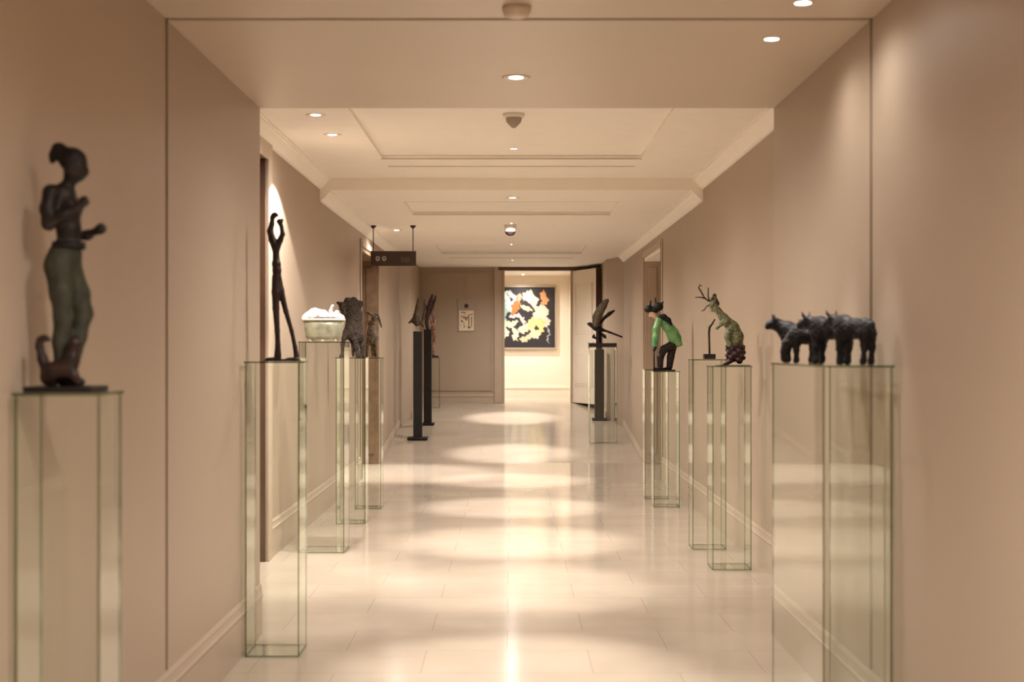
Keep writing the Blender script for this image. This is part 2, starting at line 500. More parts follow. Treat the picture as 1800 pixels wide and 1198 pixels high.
# wall panel moulding on the far wall
bm = bmesh.new()
x0, x1, z0, z1 = -1.44, -.31, Z_FAR + .2, 2.63
w = .022
box(bm, x0, x1, Y_FAR - .014, Y_FAR, z1 - w, z1); box(bm, x0, x1, Y_FAR - .014, Y_FAR, z0, z0 + w)
box(bm, x0, x0 + w, Y_FAR - .014, Y_FAR, z0 + w, z1 - w); box(bm, x1 - w, x1, Y_FAR - .014, Y_FAR, z0 + w, z1 - w)
struct('trim_11', bm, M['paint'])
# architrave of the far doorway
bm = bmesh.new()
box(bm, OX0 - .165, OX0 - .03, Y_FAR - .03, Y_FAR, Z_FAR, 2.71, bev=.005)
box(bm, OX0 - .03, OX0, Y_FAR - .045, Y_FAR + .15, Z_FAR, OZ, bev=.004)
box(bm, OX1, OX1 + .06, Y_FAR - .03, Y_FAR + .15, Z_FAR, OZ)
struct('trim_12', bm, M['trimpaint'])
struct('trim_13', BX(OX0 - .1, OX1 + .1, Y_FAR - .04, Y_FAR + .1, OZ, 2.705), M['darkwood'])

# lit lobby beyond
LY = 26.0
struct('wall_lobby_far', BX(-2.2, 2.2, LY, LY + .2, Z_FAR - .2, 3), M['cream'])
struct('wall_lobby_right', BX(1.06, 1.3, Y_FAR + .15, LY, Z_FAR - .2, 3), M['cream'])
struct('wall_lobby_left', BX(-2.2, -2.0, Y_FAR + .15, LY, Z_FAR - .2, 3), M['cream'])
struct('ceiling_lobby', BX(-2.2, 2.2, Y_FAR + .2, LY + .2, 2.715, 2.95), M['ceil'])
bm = bmesh.new()
box(bm, -2.0, 1.06, LY - .02, LY, Z_FAR, Z_FAR + .15); box(bm, -2.0, 1.06, LY - .03, LY, Z_FAR + .15, Z_FAR + .19, bev=.006)
struct('baseboard_lobby', bm, M['cream'])

# ------------------------------------------------------------------ doors
def arch(bm, x, sgn, y0, y1, z, w=.09, t=.018):
    """architrave boards round an opening on a side wall"""
    a, b = sorted((x, x + sgn * t))
    box(bm, a, b, y0 - w, y0, 0.0, z + w, bev=.004); box(bm, a, b, y1, y1 + w, 0.0, z + w, bev=.004)
    box(bm, a, b, y0, y1, z, z + w, bev=.004)

def lever(parent, loc, dx):
    bm = bmesh.new()
    lathe(bm, [(0, 0), (.026, 0), (.026, .008), (0, .008)], (0, 0, 0), 20)
    for v in bm.verts: v.co = Vector((v.co.z * dx, v.co.x, v.co.y))
    tube(bm, [(0, 0, 0), (.05 * dx, 0, 0), (.055 * dx, .02, 0), (.055 * dx, .11, 0)], .009)
    o = obj('door_handle', bm, M['steel'], parent, True); o.location = loc
    return o

bm = BX(-CW - .30, -CW - .25, DL0, DL1 - .02, 0.01, 2.60, bev=.003)
d1 = struct('door_1', bm, M['darkwood']); lever(d1, (-CW - .25, DL0 + .12, 1.03), 1)
bm = bmesh.new(); arch(bm, -CW, 1, DL0, DL1, 2.62, .14)
struct('trim_14', bm, M['trimpaint'])
struct('trim_15', BX(-CW - .25, -CW - .004, DL1 - .02, DL1 - .001, 0, 2.62), M['darkwood'])

def mid_door(n, sgn, leaf_m, rev_m, k):
    x = sgn * (CW + .26)
    a, b = sorted((x, x + sgn * .05))
    bm = BX(a, b, D0 + .02, D1 - .04, .02, HD - .06, bev=.003)
    # raised panels on the leaf
    c, d = sorted((x - sgn * .012, x))
    for z0, z1 in ((.25, 1.0), (1.15, 2.25)):
        for y0, y1 in ((D0 + .2, (D0 + D1) / 2 - .1), ((D0 + D1) / 2 + .1, D1 - .22)):
            box(bm, c, d, y0, y1, z0, z1, bev=.008)
    o = struct('door_%d' % n, bm, leaf_m); lever(o, (x - sgn * .0, D0 + .14, 1.05), -sgn)
    # lined far reveal and head
    bm = bmesh.new()
    c, d = sorted((sgn * (CW + .002), sgn * (CW + .25)))
    box(bm, c, d, D1 - .03, D1 - .001, 0, HD - .02, bev=.003)
    e, f = sorted((sgn * (CW + .05), sgn * (CW + .15)))
    box(bm, e, f, D1 - .05, D1 - .03, .12, HD - .12, bev=.006)
    struct('trim_%d' % k, bm, rev_m)
    bm = bmesh.new()
    box(bm, c, d, D0, D1, HD - .045, HD - .001)
    struct('trim_%d' % (k + 1), bm, M['cornice'] if sgn > 0 else rev_m)
    bm = bmesh.new(); arch(bm, sgn * CW, -sgn, D0, D1, HD, .07, .014)
    struct('trim_%d' % (k + 2), bm, M['trimpaint'])
    # dark edge strip at the near jamb
    c, d = sorted((sgn * (CW - .016), sgn * (CW + .1)))
    struct('trim_%d' % (k + 3), BX(c, d, D0 - .001, D0 + .03, 0, HD + .05), M['darkwood'])
mid_door(2, -1, M['brownwood'], M['brownwood'], 16)
mid_door(3, 1, M['trimpaint'], M['trimpaint'], 20)

# open leaf of the far doorway, hinged at the right jamb and swung towards the corridor
hinge = Vector((OX1 + .03, Y_FAR - .03, Z_FAR)); ang = math.atan2(-.93, .325)
bm = bmesh.new()
LW, LH, LT = 0.98, 2.14, 0.05
box(bm, 0, LW, 0, LT, .012, LH, bev=.003)
for z0, z1 in ((.28, .86), (1.12, 1.92)):
    for w_, t_ in ((.13, -.006), (.17, -.012)):
        box(bm, w_, LW - w_, t_, .001, z0 + w_ - .13, z1 - w_ + .13, bev=.004)
    for a_, b_ in ((.13, .15), (LW - .15, LW - .13)): box(bm, a_, b_, -.03, .001, z0, z1, bev=.004)
d4 = struct('door_4', bm, M['cream']); d4.location = hinge; d4.rotation_euler = (0, 0, ang)
struct('door_edge', BX(LW, LW + .012, -.004, LT + .03, .012, LH + .004), M['gap'], d4)
bm = bmesh.new(); tube(bm, [(LW - .09, 0, .98), (LW - .09, -.05, .98), (LW - .2, -.055, .98)], .01)
obj('door_handle', bm, M['steel'], d4, True)
# door closer arm above the leaf
bm = bmesh.new()
tube(bm, [(.2, .03, LH - .02), (.55, .09, LH + .02), (.9, .03, LH + .005)], .014)
obj('door_closer', bm, M['black'], d4)

# ------------------------------------------------------------------ glass plinths
def pane(name, x0, x1, y0, y1, z0, z1, thin, parent):
    bm = BX(x0, x1, y0, y1, z0, z1)
    bm.normal_update()
    for f in bm.faces:
        f.material_index = 0 if abs(f.normal[thin]) > .5 else 1
    return obj(name, bm, [M['glass'], M['glassedge']], parent)

GRP = 'glass plinths along the corridor walls'
def plinth(x0, x1, y0, y1, zt, zb, label):
    cx, cy = (x0 + x1) / 2, (y0 + y1) / 2
    r = thing('glass_plinth', (cx, cy, zb), label, 'plinth', GRP)
    a, b = (x1 - x0) / 2, (y1 - y0) / 2; H = zt - zb; t = .007
    pane('front_pane', -a, a, -b, -b + t, .008, H - .008, 1, r)
    pane('back_pane', -a, a, b - t, b, .008, H - .008, 1, r)
    pane('side_pane', -a, -a + t, -b + t + .001, b - t - .001, .008, H - .008, 0, r)
    pane('side_pane', a - t, a, -b + t + .001, b - t - .001, .008, H - .008, 0, r)
    pane('top_pane', -a - .004, a + .004, -b - .004, b + .004, H - .0075, H, 2, r)
    pane('base_pane', -a, a, -b, b, 0.001, .007, 2, r)
    return r
P_ = {}
P_['woman'] = plinth(-1.208, -1.0, 3.45, 3.65, 1.282, 0, 'tall clear glass plinth carrying the ponytailed woman statue, nearest on the left')
P_['tall'] = plinth(-1.2, -.956, 6.4, 6.65, 1.331, 0, 'clear glass plinth under the slender figure with raised arms')
P_['tub'] = plinth(-1.444, -1.135, 9.65, 9.96, 1.436, 0, 'wide clear glass plinth under the green bathtub sculpture')
P_['calf'] = plinth(-1.39, -1.155, 11.25, 11.49, 1.318, 0, 'clear glass plinth under the shaggy brown horned calf')
P_['goat'] = plinth(-1.355, -1.127, 12.3, 12.53, 1.310, 0, 'clear glass plinth under the thin-legged goat sculpture')
P_['strand'] = plinth(-1.33, -1.13, 22.36, 22.56, 1.246, fz(22.46), 'short greenish glass plinth by the far wall beside the black posts')
P_['herd'] = plinth(1.028, 1.258, 4.69, 5.61, 1.334, 0, 'long clear glass plinth under the row of black cattle, nearest on the right')
P_['creature'] = plinth(1.26, 1.505, 8.91, 9.16, 1.28, 0, 'clear glass plinth under the mottled green antlered creature')
P_['rod'] = plinth(1.251, 1.484, 9.82, 10.05, 1.315, 0, 'clear glass plinth under the bent bronze rod, behind the antlered creature')
P_['coat'] = plinth(1.243, 1.471, 12.43, 12.66, 1.19, 0, 'clear glass plinth under the stooping figure in green coat')
P_['bare'] = plinth(1.228, 1.448, 13.1, 13.32, 1.196, 0, 'bare clear glass plinth just behind the green-coated figure\'s plinth')
P_['bird'] = plinth(1.03, 1.39, 18.72, 19.08, 1.41, fz(18.9), 'wide clear glass plinth under the bird sculpture on the ramp')
def top(k, zt): o = P_[k]; return (o.location.x, o.location.y, zt)

# ------------------------------------------------------------------ black posts on the ramp
def post(x, y, hpost, w, bw, label):
    r = thing('black_post', (x, y, fz(y) + .003), label, 'pedestal', 'black posts on the ramp')
    obj('base_plate', BX(-bw / 2, bw / 2, -bw / 2, bw / 2, 0, .028, bev=.003), M['black'], r)
    obj('column', BX(-w / 2, w / 2, -w / 2, w / 2, .028, hpost, bev=.004), M['black'], r)
    return r
post(-1.262, 19.18, 1.45, .118, .27, 'nearer of the two black posts on the left, under the winged umber sculpture')
post(-1.208, 20.55, 1.375, .112, .19, 'farther of the two black posts on the left, under the plum twisted sculpture')
post(1.30, 21.05, 1.04, .135, .215, 'black post on the right, standing behind the bird\'s glass plinth')

# ------------------------------------------------------------------ sculptures
# 1. standing woman with a ponytail, cat at her feet
S = Sculpt(704, 117, 687.5)
r = thing('woman_statue', (top('woman', 1.282)[0] - .0, 3.55, 1.282), 'dark bronze statue of a ponytailed woman in green-grey trousers with raised fists', 'sculpture')
r.location.x = (117 - VX) / 704
obj('base', BX(-59 / 704, 59 / 704, -.075, .075, 0.0005, 10 / 704, bev=.002), M['blackbronze'], r)
sk = []
sk += [S.e(133, 292, 20, 30, 21, rot=-.25), S.e(143, 304, 9, 13, 12, rot=-.3), S.c(151, 299, 154, 303, 3.5, 3, 0)]      # skull, jaw, nose
sk += [S.e(126, 298, 4, 7, 3, d=-20)]                                              # ear
sk += S.chain([(124, 316, 11), (113, 336, 12)])
sk += [S.c(98, 340, 112, 340, 13, 15, -20, 0), S.c(104, 342, 118, 342, 14, 14, 26, 0)]   # shoulders
sk += S.chain([(110, 346, 22), (116, 372, 24), (121, 400, 20), (121, 424, 20)])
sk += [S.e(128, 362, 14, 15, 13, d=-11), S.e(130, 362, 13, 15, 13, d=13)]
sk += S.chain([(97, 341, 14, -24), (93, 370, 12, -30), (96, 395, 11, -32), (122, 381, 9, -34), (146, 367, 7, -30)])
sk += S.chain([(112, 343, 13, 28), (112, 380, 11, 36), (118, 411, 9, 36), (146, 411, 8, 26), (162, 404, 6.5, 20)])
for hx, hy, hd, sg in ((154, 359, -28, -1), (171, 402, 18, 1)):
    sk += [S.e(hx, hy, 7, 8.5, 6, d=hd)]
    for q, (dx, dy) in enumerate(((-1, -7), (3, -5.5), (5.5, -2), (6, 2))):
        sk.append(S.c(hx + dx, hy + dy, hx + dx + 2.5, hy + dy - 1, 2.6, 2.2, hd + 4 - q * 2.5))
    sk.append(S.c(hx - 3, hy - 2, hx + 2, hy - 9, 2.6, 2.2, hd - 5 * sg))
skin_obj('figure', sk, .0055, .012, M['bronze'], r)
for ft in ([(111, 652, 10, -10), (113, 668, 9, -10), (128, 671, 6.5, -12)], [(122, 640, 10, 12), (122, 664, 9, 12), (140, 671, 6.5, 14)]):
    skin_obj('foot', S.chain(ft), .005, .008, M['bronze'], r, cut=10 / 704)
tr = S.chain([(121, 428, 22), (115, 448, 27), (110, 466, 28)]) + [S.e(101, 464, 20, 24, 26)]
tr += S.chain([(108, 470, 25, -12), (113, 515, 20, -14), (116, 556, 16, -14), (112, 600, 15, -12), (112, 655, 13, -10)])
tr += S.chain([(116, 470, 24, 14), (132, 515, 20, 18), (141, 550, 16, 20), (132, 590, 15, 16), (123, 640, 13, 12)])
skin_obj('trousers', tr, .0055, .012, M['greenpatina'], r)
bm = bmesh.new()
lathe(bm, [(27 / 704, -6 / 704), (29 / 704, -6 / 704), (29 / 704, 6 / 704), (27 / 704, 6 / 704)], S.p(121, 431), 28)
obj('belt', bm, M['blackbronze'], r, True)
hr = [S.e(128, 281, 23, 23, 24, rot=-.2), S.e(116, 276, 15, 14, 16)] + S.chain([(112, 268, 12), (102, 264, 11), (95, 273, 8), (92, 283, 5)])
hr += [S.e(105, 258, 10, 8, 10)]
skin_obj('hair', hr, .005, .008, M['blackbronze'], r)
ct = S.chain([(96, 662, 15, -30), (108, 650, 16, -34), (128, 648, 15, -34), (137, 628, 12, -34), (141, 606, 10, -34)]) + [S.e(143, 600, 9, 8, 9, d=-34)]
ct += [S.c(139, 596, 137, 588, 4, 1.5, -38), S.c(146, 596, 147, 588, 4, 1.5, -30), S.c(150, 602, 154, 603, 4, 3, -34)]
ct += S.chain([(138, 640, 8, -38), (144, 660, 7, -40), (150, 672, 6, -40)]) + S.chain([(132, 650, 8, -26), (138, 672, 6, -26)]) + S.chain([(100, 660, 10, -30), (104, 673, 7, -30)])
ct += S.chain([(92, 655, 9, -30), (84, 630, 8, -28), (78, 608, 6, -26), (79, 597, 5, -26), (87, 592, 4, -26), (95, 596, 4, -26)])
skin_obj('cat', ct, .005, .01, M['brownbronze'], r)

# 2. slender abstract figure, arms raised
S = Sculpt(383, 493, 633)
r = thing('slender_figure', ((493 - VX) / 383, 6.525, 1.3315), 'slender dark brown elongated figure with two arms raised before a lit wall', 'sculpture')
sk = S.chain([(484, 376, 4.6), (479, 381, 4), (478, 392, 4.5), (475, 405, 5.5), (479, 420, 6.5), (484, 434, 6.5)])
sk += S.chain([(491, 388, 4.6), (495, 396, 3.2), (497, 410, 4.2), (493, 420, 5), (487, 434, 6)])
sk += [S.e(481, 377, 4.6, 4.4, 5), S.e(493, 387.5, 4.8, 4, 5, rot=.3), S.c(486, 376, 488.5, 377, 2, 1.6), S.c(496, 386, 497, 384, 2.2, 1.6)]
sk += S.chain([(485, 434, 6.5), (485.5, 450, 5.5), (486, 462, 7.5), (487, 474, 7.5), (487, 486, 7)])
sk += S.chain([(485, 486, 6.5, -2), (485, 512, 7, -2), (485.5, 540, 6, -2), (488, 580, 4.6, -3), (489, 605, 4.6, -3), (489, 624, 6.5, -3)])
sk += S.chain([(489, 486, 6, 2), (493, 508, 6, 3), (502, 545, 4.4, 4), (512, 580, 3.6, 5), (518, 608, 3.8, 5), (520.5, 624, 4.8, 5)])
sk += [S.e(480, 629.5, 14, 3.5, 8, d=-3), S.e(514, 629.5, 13, 3.5, 8, d=4), S.c(470, 631, 524, 631, 2, 2)]
skin_obj('figure', sk, .0045, .006, M['brownbronze'], r, cut=0.0)
obj('base', BX(-26 / 383, 34 / 383, -.04, .04, 0.0003, .006, bev=.001), M['brownbronze'], r)

# 3. bathtub with a bather in foam
S = Sculpt(255, 569, 599.5)
r = thing('bathtub_sculpture', ((569 - VX) / 255, 9.8, 1.4365), 'ceramic sculpture of a pale green bathtub heaped with white-pink foam and bather', 'sculpture')
def rr(ax, ay, z, n=40, p=3.2):
    out = []
    for k in range(n):
        t = 2 * PI * k / n; c, s_ = math.cos(t), math.sin(t)
        out.append((ax * math.copysign(abs(c) ** (2 / p), c), ay * math.copysign(abs(s_) ** (2 / p), s_), z))
    return out
def loft(bm, rings, cap0=True, cap1=False):
    vs = [[bm.verts.new(p) for p in rg] for rg in rings]
    for a, b in zip(vs, vs[1:]):
        for k in range(len(a)): bm.faces.new((a[k], a[(k + 1) % len(a)], b[(k + 1) % len(a)], b[k]))
    if cap0: bm.faces.new(vs[0])
    if cap1: bm.faces.new(vs[-1])
bm = bmesh.new()
loft(bm, [rr(.105, .06, .018), rr(.118, .07, .022), rr(.125, .075, .04), rr(.131, .08, .09), rr(.138, .086, .145), rr(.128, .076, .145), rr(.12, .07, .09), rr(.10, .06, .05)], True, True)
obj('tub', bm, M['celadon'], r, True)
bm = bmesh.new()
loft(bm, [rr(.13, .078, .143), rr(.146, .094, .143), rr(.149, .097, .150), rr(.146, .094, .157), rr(.13, .078, .157), rr(.13, .078, .143)], False, False)
obj('rim', bm, M['creamglaze'], r, True)
for fx, fy in ((-.085, -.045), (.085, -.045), (-.085, .045), (.085, .045), (0, -.055)):
    bm = bmesh.new(); lathe(bm, [(0, 0), (.012, 0), (.014, .008), (.009, .016), (.012, .026), (0, .026)], (fx, fy, 0), 14)
    obj('foot', bm, M['creamglaze'], r, True)
sk = [S.e(548, 556, 14, 11, 16), S.e(538, 560, 9, 7, 14), S.e(560, 553, 12, 10, 14), S.e(572, 556, 14, 8, 16), S.e(590, 556, 9, 9, 14), S.e(599, 558, 7, 6, 13), S.e(553, 546, 8, 6, 8), S.e(569, 549, 6, 5, 8)]
skin_obj('foam', sk, .005, .02, M['pinkfoam'], r, noise=.0012, nscale=130)
sk = S.chain([(586, 556, 4), (581, 546, 3), (584, 538, 2.6)]) + [S.e(585, 536.5, 2.6, 2.2, 2.6)] + [S.e(592, 549, 4.5, 5, 5), S.c(590, 553, 588, 560, 3, 4)]
sk += S.chain([(546, 556, 5, -4), (556, 546, 4.5, -4), (564, 556, 4, -4)])
skin_obj('bather', sk, .004, .008, M['pinkfoam'], r)

# 4. shaggy horned calf
S = Sculpt(219.9, 617, 628)
r = thing('calf_sculpture', ((617 - VX) / 219.9, 11.37, 1.3185), 'rough dark brown sculpture of a shaggy horned calf behind the bathtub', 'sculpture')
sk = [S.e(622, 556, 15, 24, 13), S.e(622, 578, 16, 20, 13), S.e(612, 586, 10, 10, 10), S.e(632, 590, 8, 11, 10), S.e(617, 538, 14, 12, 11)]
sk += [S.e(603, 540, 6, 9, 7, d=-8), S.e(606, 551, 5, 5, 5, d=-11), S.e(612, 529, 7, 6, 7), S.e(623, 528, 6, 5, 6), S.e(632, 536, 5, 6, 6)]
sk += S.chain([(600, 535, 3, -6), (596, 533, 2, -6), (593, 531, 1, -6)]) + S.chain([(632, 532, 3), (636, 534, 2), (637, 530, 1)])
sk += [S.c(612, 530, 610, 523.5, 2, 1, -4), S.c(620, 528, 622, 523, 2, 1)]
sk += S.chain([(606, 592, 5, -6), (603, 606, 2.8, -6), (602, 625, 2.5, -6)]) + S.chain([(625, 596, 6, -6), (627, 608, 4, -6), (630, 625, 4, -6)])
sk += S.chain([(634, 594, 6, 6), (636, 608, 4, 6), (637, 625, 3.5, 6)]) + S.chain([(616, 592, 5, 6), (621, 608, 3.5, 6), (620, 625, 2.5, 6)])
sk += [S.e(601, 626, 4, 2.5, 4, d=-6), S.e(631, 626, 5, 2.5, 4, d=-6)]
skin_obj('calf_body', sk, .006, .018, M['shag'], r, noise=.003, nscale=150, cut=0.0)

# 5. goat
S = Sculpt(201.6, 654, 628.5)
r = thing('goat_sculpture', ((654 - VX) / 201.6, 12.42, 1.3105), 'thin-legged rough brown goat with swept-back horns', 'sculpture')
sk = [S.e(653, 587, 8.5, 15, 9), S.e(652, 598, 8, 9, 8), S.e(660, 594, 5, 8, 6)]
sk += S.chain([(653, 576, 5), (656, 566, 4.2), (657, 559, 4.5)]) + [S.e(659, 558, 6, 4.2, 4, rot=.5), S.c(650, 566, 647, 571, 2, 1.2)]
sk += S.chain([(646, 603, 3, -3), (645, 614, 1.7, -3), (645, 626, 1.6, -3)]) + S.chain([(653, 605, 3, 3), (654, 616, 1.7, 3), (654.5, 626, 1.6, 3)])
sk += S.chain([(660, 600, 3.2, -2), (660, 612, 1.8, -2), (661.5, 626, 1.7, -2)]) + S.chain([(657, 602, 3, 4), (659, 626, 1.6, 4)])
skin_obj('goat_body', sk, .005, .012, M['goat'], r, noise=.002, nscale=170, cut=0.0)
sk = S.chain([(657, 556, 2.4, -2), (650, 551, 2.2, -2), (641, 547.5, 1.5, -2)]) + S.chain([(660, 556, 2.6, 2), (666, 561, 2.2, 2), (670, 575, 1.2, 2)]) + S.chain([(655, 553, 2.2), (663, 553, 2), (666, 558, 1.4)])
sk += [S.c(646, 552, 646, 570, 1.4, .9, -2)]
skin_obj('horns', sk, .004, .006, M['goat'], r)

# 6. umber winged form on the nearer black post
S = Sculpt(130.5, 734, 583.5)
r = thing('winged_form', ((734 - VX) / 130.5, 19.18, fz(19.18) + 1.4535), 'umber bronze pointed winged form pinned on the nearer left black post', 'sculpture')
sk = S.chain([(735, 526, 1.6), (733, 540, 3), (731, 555, 4.5), (733, 570, 5)]) + S.chain([(731, 556, 4), (726, 563, 3), (719, 568.5, 1.6)])
sk += S.chain([(734, 556, 3.5), (740, 568, 2.6), (744, 575, 1.6)]) + S.chain([(746, 532, 1.3), (746.5, 545, 1.8), (744, 560, 2.2), (740, 570, 2.5)]) + [S.e(730, 566, 7, 5, 4)]
skin_obj('form', sk, .006, .012, M['umber'], r)
bm = bmesh.new(); tube(bm, [S.p(734, 583.5), S.p(734, 572)], .012); box(bm, -.03, .03, -.03, .03, 0, .012)
obj('pin', bm, M['steel'], r)

# 7. plum twisted form on the farther black post
S = Sculpt(121.7, 752, 585)
r = thing('twisted_form', ((752 - VX) / 121.7, 20.55, fz(20.55) + 1.3785), 'plum-brown twisted upright form on the farther left black post', 'sculpture')
sk = S.chain([(752, 584, 3.2), (750, 574, 3.6), (751, 562, 4), (754, 548, 4.2), (757, 535, 3.5), (760, 525, 2.2)])
sk += S.chain([(751, 566, 3), (757, 554, 2.4), (762, 542, 2.4), (765, 532, 2), (766, 526, 1.4)]) + S.chain([(752, 552, 2.4), (747, 542, 1.8), (746, 533, 1.2)])
skin_obj('form', sk, .006, .01, M['plum'], r, cut=0.0)

# 8. long red-brown carved strand on the short plinth
S = Sculpt(111.3, 763, 629)
r = thing('carved_strand', ((763 - VX) / 111.3, 22.46, 1.2465), 'tall narrow red-brown carved strand on the short far glass plinth', 'sculpture')
sk = S.chain([(762, 626, 2.6), (761.5, 610, 2.8), (763.5, 595, 2.6), (762, 580, 3), (764, 565, 3), (761, 550, 3), (764, 538, 2.4), (762, 528, 1.6)])
sk += S.chain([(758, 600, 1.6), (757.5, 585, 2), (760, 572, 2), (758, 562, 2)])
skin_obj('strand', sk, .007, .012, M['rustwood'], r)
obj('base', BX(-.05, .07, -.05, .05, .0005, .03, bev=.003), M['black'], r)

# 9. cattle on the long plinth
def bull(x, y, rz, k, mode, label):
    r = thing('bull_sculpture', (x, y, 1.3345), label, 'sculpture', 'black cattle on the long glass plinth', rz)
    S = Sculpt(1000.0 / k, 0, 0)         # units: mm, facing -x
    sk = [S.e(0, -125, 62, 38, 34), S.e(-48, -130, 34, 42, 33), S.e(50, -124, 32, 38, 32), S.e(-44, -158, 22, 14, 16)]
    for lx, ld in ((-52, -17), (-46, 17), (54, -17), (60, 17)):
        sk += S.chain([(lx, -105, 19, ld), (lx + (4 if lx > 0 else 0), -60, 10.5, ld), (lx, -18, 8.5, ld), (lx - 2, -6, 10.5, ld)])
    sk += S.chain([(80, -140, 8, 0), (88, -110, 4.5, 0), (86, -70, 4, 0)])
    if mode == 'graze':
        sk += S.chain([(-68, -125, 27), (-92, -90, 22), (-102, -62, 17)]) + [S.e(-106, -40, 16, 30, 16, rot=.15), S.e(-106, -17, 12, 12, 12)]
        hx, hy = -104, -62
    else:
        up = 30 if mode == 'high' else 8
        sk += S.chain([(-66, -140, 28), (-88, -148 - up * .4, 22), (-98, -150 - up * .6, 19)])
        sk += [S.e(-112, -142 - up * .6, 26, 16, 16, rot=-.45), S.e(-130, -132 - up * .6, 12, 11, 12)]
        hx, hy = -100, -160 - up * .6
    sk += [S.c(hx + 3, hy, hx + 10, hy - 3, 6, 3, -14, -28), S.c(hx + 3, hy, hx + 10, hy - 3, 6, 3, 14, 28)]
    skin_obj('bull_body', sk, .0045, .014, M['blackbronze'], r, noise=.0012, nscale=160, cut=0.0)
    for sg in (-1, 1):
        bm = bmesh.new()
        tube(bm, [S.p(hx, hy - 3, 8 * sg), S.p(hx - 3, hy - 12, 22 * sg), S.p(hx - 6, hy - 26, 26 * sg)], [.0065 * k, .005 * k, .002 * k], 8)
        obj('horn', bm, M['bronze'], r, True)
bull(1.105, 5.47, -.35, .92, 'high', 'black bronze bull with raised head looking left, farthest back in the herd')
bull(1.098, 5.28, -.12, .80, 'graze', 'black bronze bull with head lowered to graze at the left end of the herd')
bull(1.135, 5.05, -.75, .98, 'level', 'black bronze bull in the middle of the herd row')
bull(1.165, 4.83, -.95, .98, 'level', 'black bronze bull at the right end of the herd, nearest the shadow gap')

# 10. antlered creature
S = Sculpt(276.8, 1290, 642.8)
r = thing('antlered_creature', ((1290 - VX) / 276.8, 9.035, 1.2805), 'mottled green bowed creature with thin branching antlers rising from dark blossoms', 'sculpture')
sk = S.chain([(1256, 524, 3.5), (1256, 534, 4), (1262, 546, 5.5), (1273, 560, 8), (1288, 576, 11), (1295, 592, 12), (1293, 606, 12)])
sk += [S.e(1253, 533, 5, 7, 4.5, rot=.3), S.e(1257, 521, 3, 3.5, 3.5), S.c(1250, 538, 1252, 546, 3.5, 3)]
sk += S.chain([(1276, 566, 6, -7), (1266, 570, 3.5, -9), (1259, 577, 3, -9)]) + S.chain([(1282, 580, 7, -6), (1278, 592, 6, -8), (1282, 606, 5, -8)])
skin_obj('creature_body', sk, .005, .012, M['mottle'], r)
skin_obj('head', [S.e(1256, 520, 3.6, 4.2, 4), S.e(1253, 526, 4.2, 4, 4.2), S.c(1257, 524, 1261, 534, 3, 4)], .004, .006, M['bronze'], r)
bm = bmesh.new()
w = .0045
tube(bm, [S.p(1254, 529), S.p(1245, 529), S.p(1238, 523), S.p(1232, 512), S.p(1228, 506), S.p(1230, 501), S.p(1234, 503)], [w * 1.5, w * 1.3, w, w, w, w * .8, w * .6])
tube(bm, [S.p(1240, 525), S.p(1231, 522.5), S.p(1222, 523)], [w, w * .9, w * .6])
tube(bm, [S.p(1247, 529), S.p(1245, 520), S.p(1245, 506)], [w, w * .9, w * .8])
tube(bm, [S.p(1251, 534), S.p(1242, 539), S.p(1238, 545), S.p(1233, 547)], [w, w * .8, w * .8, w * .6])
tube(bm, [S.p(1252, 528, 2), S.p(1257, 522, 4), S.p(1258, 518, 4)], [w * 1.5, w * 1.6, w * 1.2])
obj('antlers', bm, M['bronze'], r, True)
sk = [S.e(1293, 620, 14, 16, 12)]
for a in range(26):
    t = a * 2.4; zz = 604 + (a / 25) * 30; rr_ = 14 if 604 < zz < 632 else 9
    sk.append(S.e(1293 + rr_ * math.cos(t), zz, 4.6, 4.2, 4.6, d=rr_ * .8 * math.sin(t)))
sk += S.chain([(1288, 632, 5), (1280, 637, 4), (1272, 641, 2.5)]) + [S.e(1300, 634, 6, 6, 6)]
skin_obj('blossoms', sk, .005, .004, M['redclump'], r, cut=0.003)
obj('base', BX(-30 / 276.8, 28 / 276.8, -.045, .045, .0004, .004), M['greenpatina'], r)

# 11. bent bronze rod on a block
S = Sculpt(251.8, 1247, 630.9)
r = thing('bent_rod_sculpture', ((1247 - VX) / 251.8, 9.935, 1.3155), 'thin bent bronze rod on a small black block', 'sculpture')
obj('base', BX(-10 / 251.8, 10 / 251.8, -.035, .035, .0004, 9 / 251.8, bev=.002), M['black'], r)
bm = bmesh.new()
tube(bm, [S.p(1247.5, 622), S.p(1247, 600), S.p(1246.5, 585), S.p(1247.5, 575), S.p(1252, 569), S.p(1257, 561)], [.007, .007, .0075, .009, .007, .005])
obj('rod', bm, M['brownbronze'], r, True)

# 12. stooping figure in a green coat
S = Sculpt(199.2, 1168, 652)
r = thing('coat_figure', ((1168 - VX) / 199.2, 12.54, 1.1905), 'stooping figure in a bright green coat with dark hat, leaning on a stick', 'sculpture')
obj('base', BX(-20 / 199.2, 18 / 199.2, -.06, .06, .0004, .012, bev=.002), M['black'], r)
sk = [S.e(1147, 551, 6, 7, 6, rot=.4), S.c(1144, 554, 1141, 556, 1.6, 1.2), S.c(1150, 555, 1158, 561, 4, 5)]
hd_ = skin_obj('head', sk, .004, .008, M['skin'], r)
sk = [S.e(1140, 543, 8, 6.5, 8, rot=.3), S.e(1157, 539, 9, 8, 9), S.e(1149, 545, 9, 6, 8)] + [S.c(1142, 538, 1143.5, 529, 2.2, 1.4), S.c(1152, 533, 1152, 523.5, 1.5, 1.1), S.c(1163, 534, 1165, 531, 2, 1.5)]
skin_obj('hat', sk, .004, .008, M['blackbronze'], hd_)
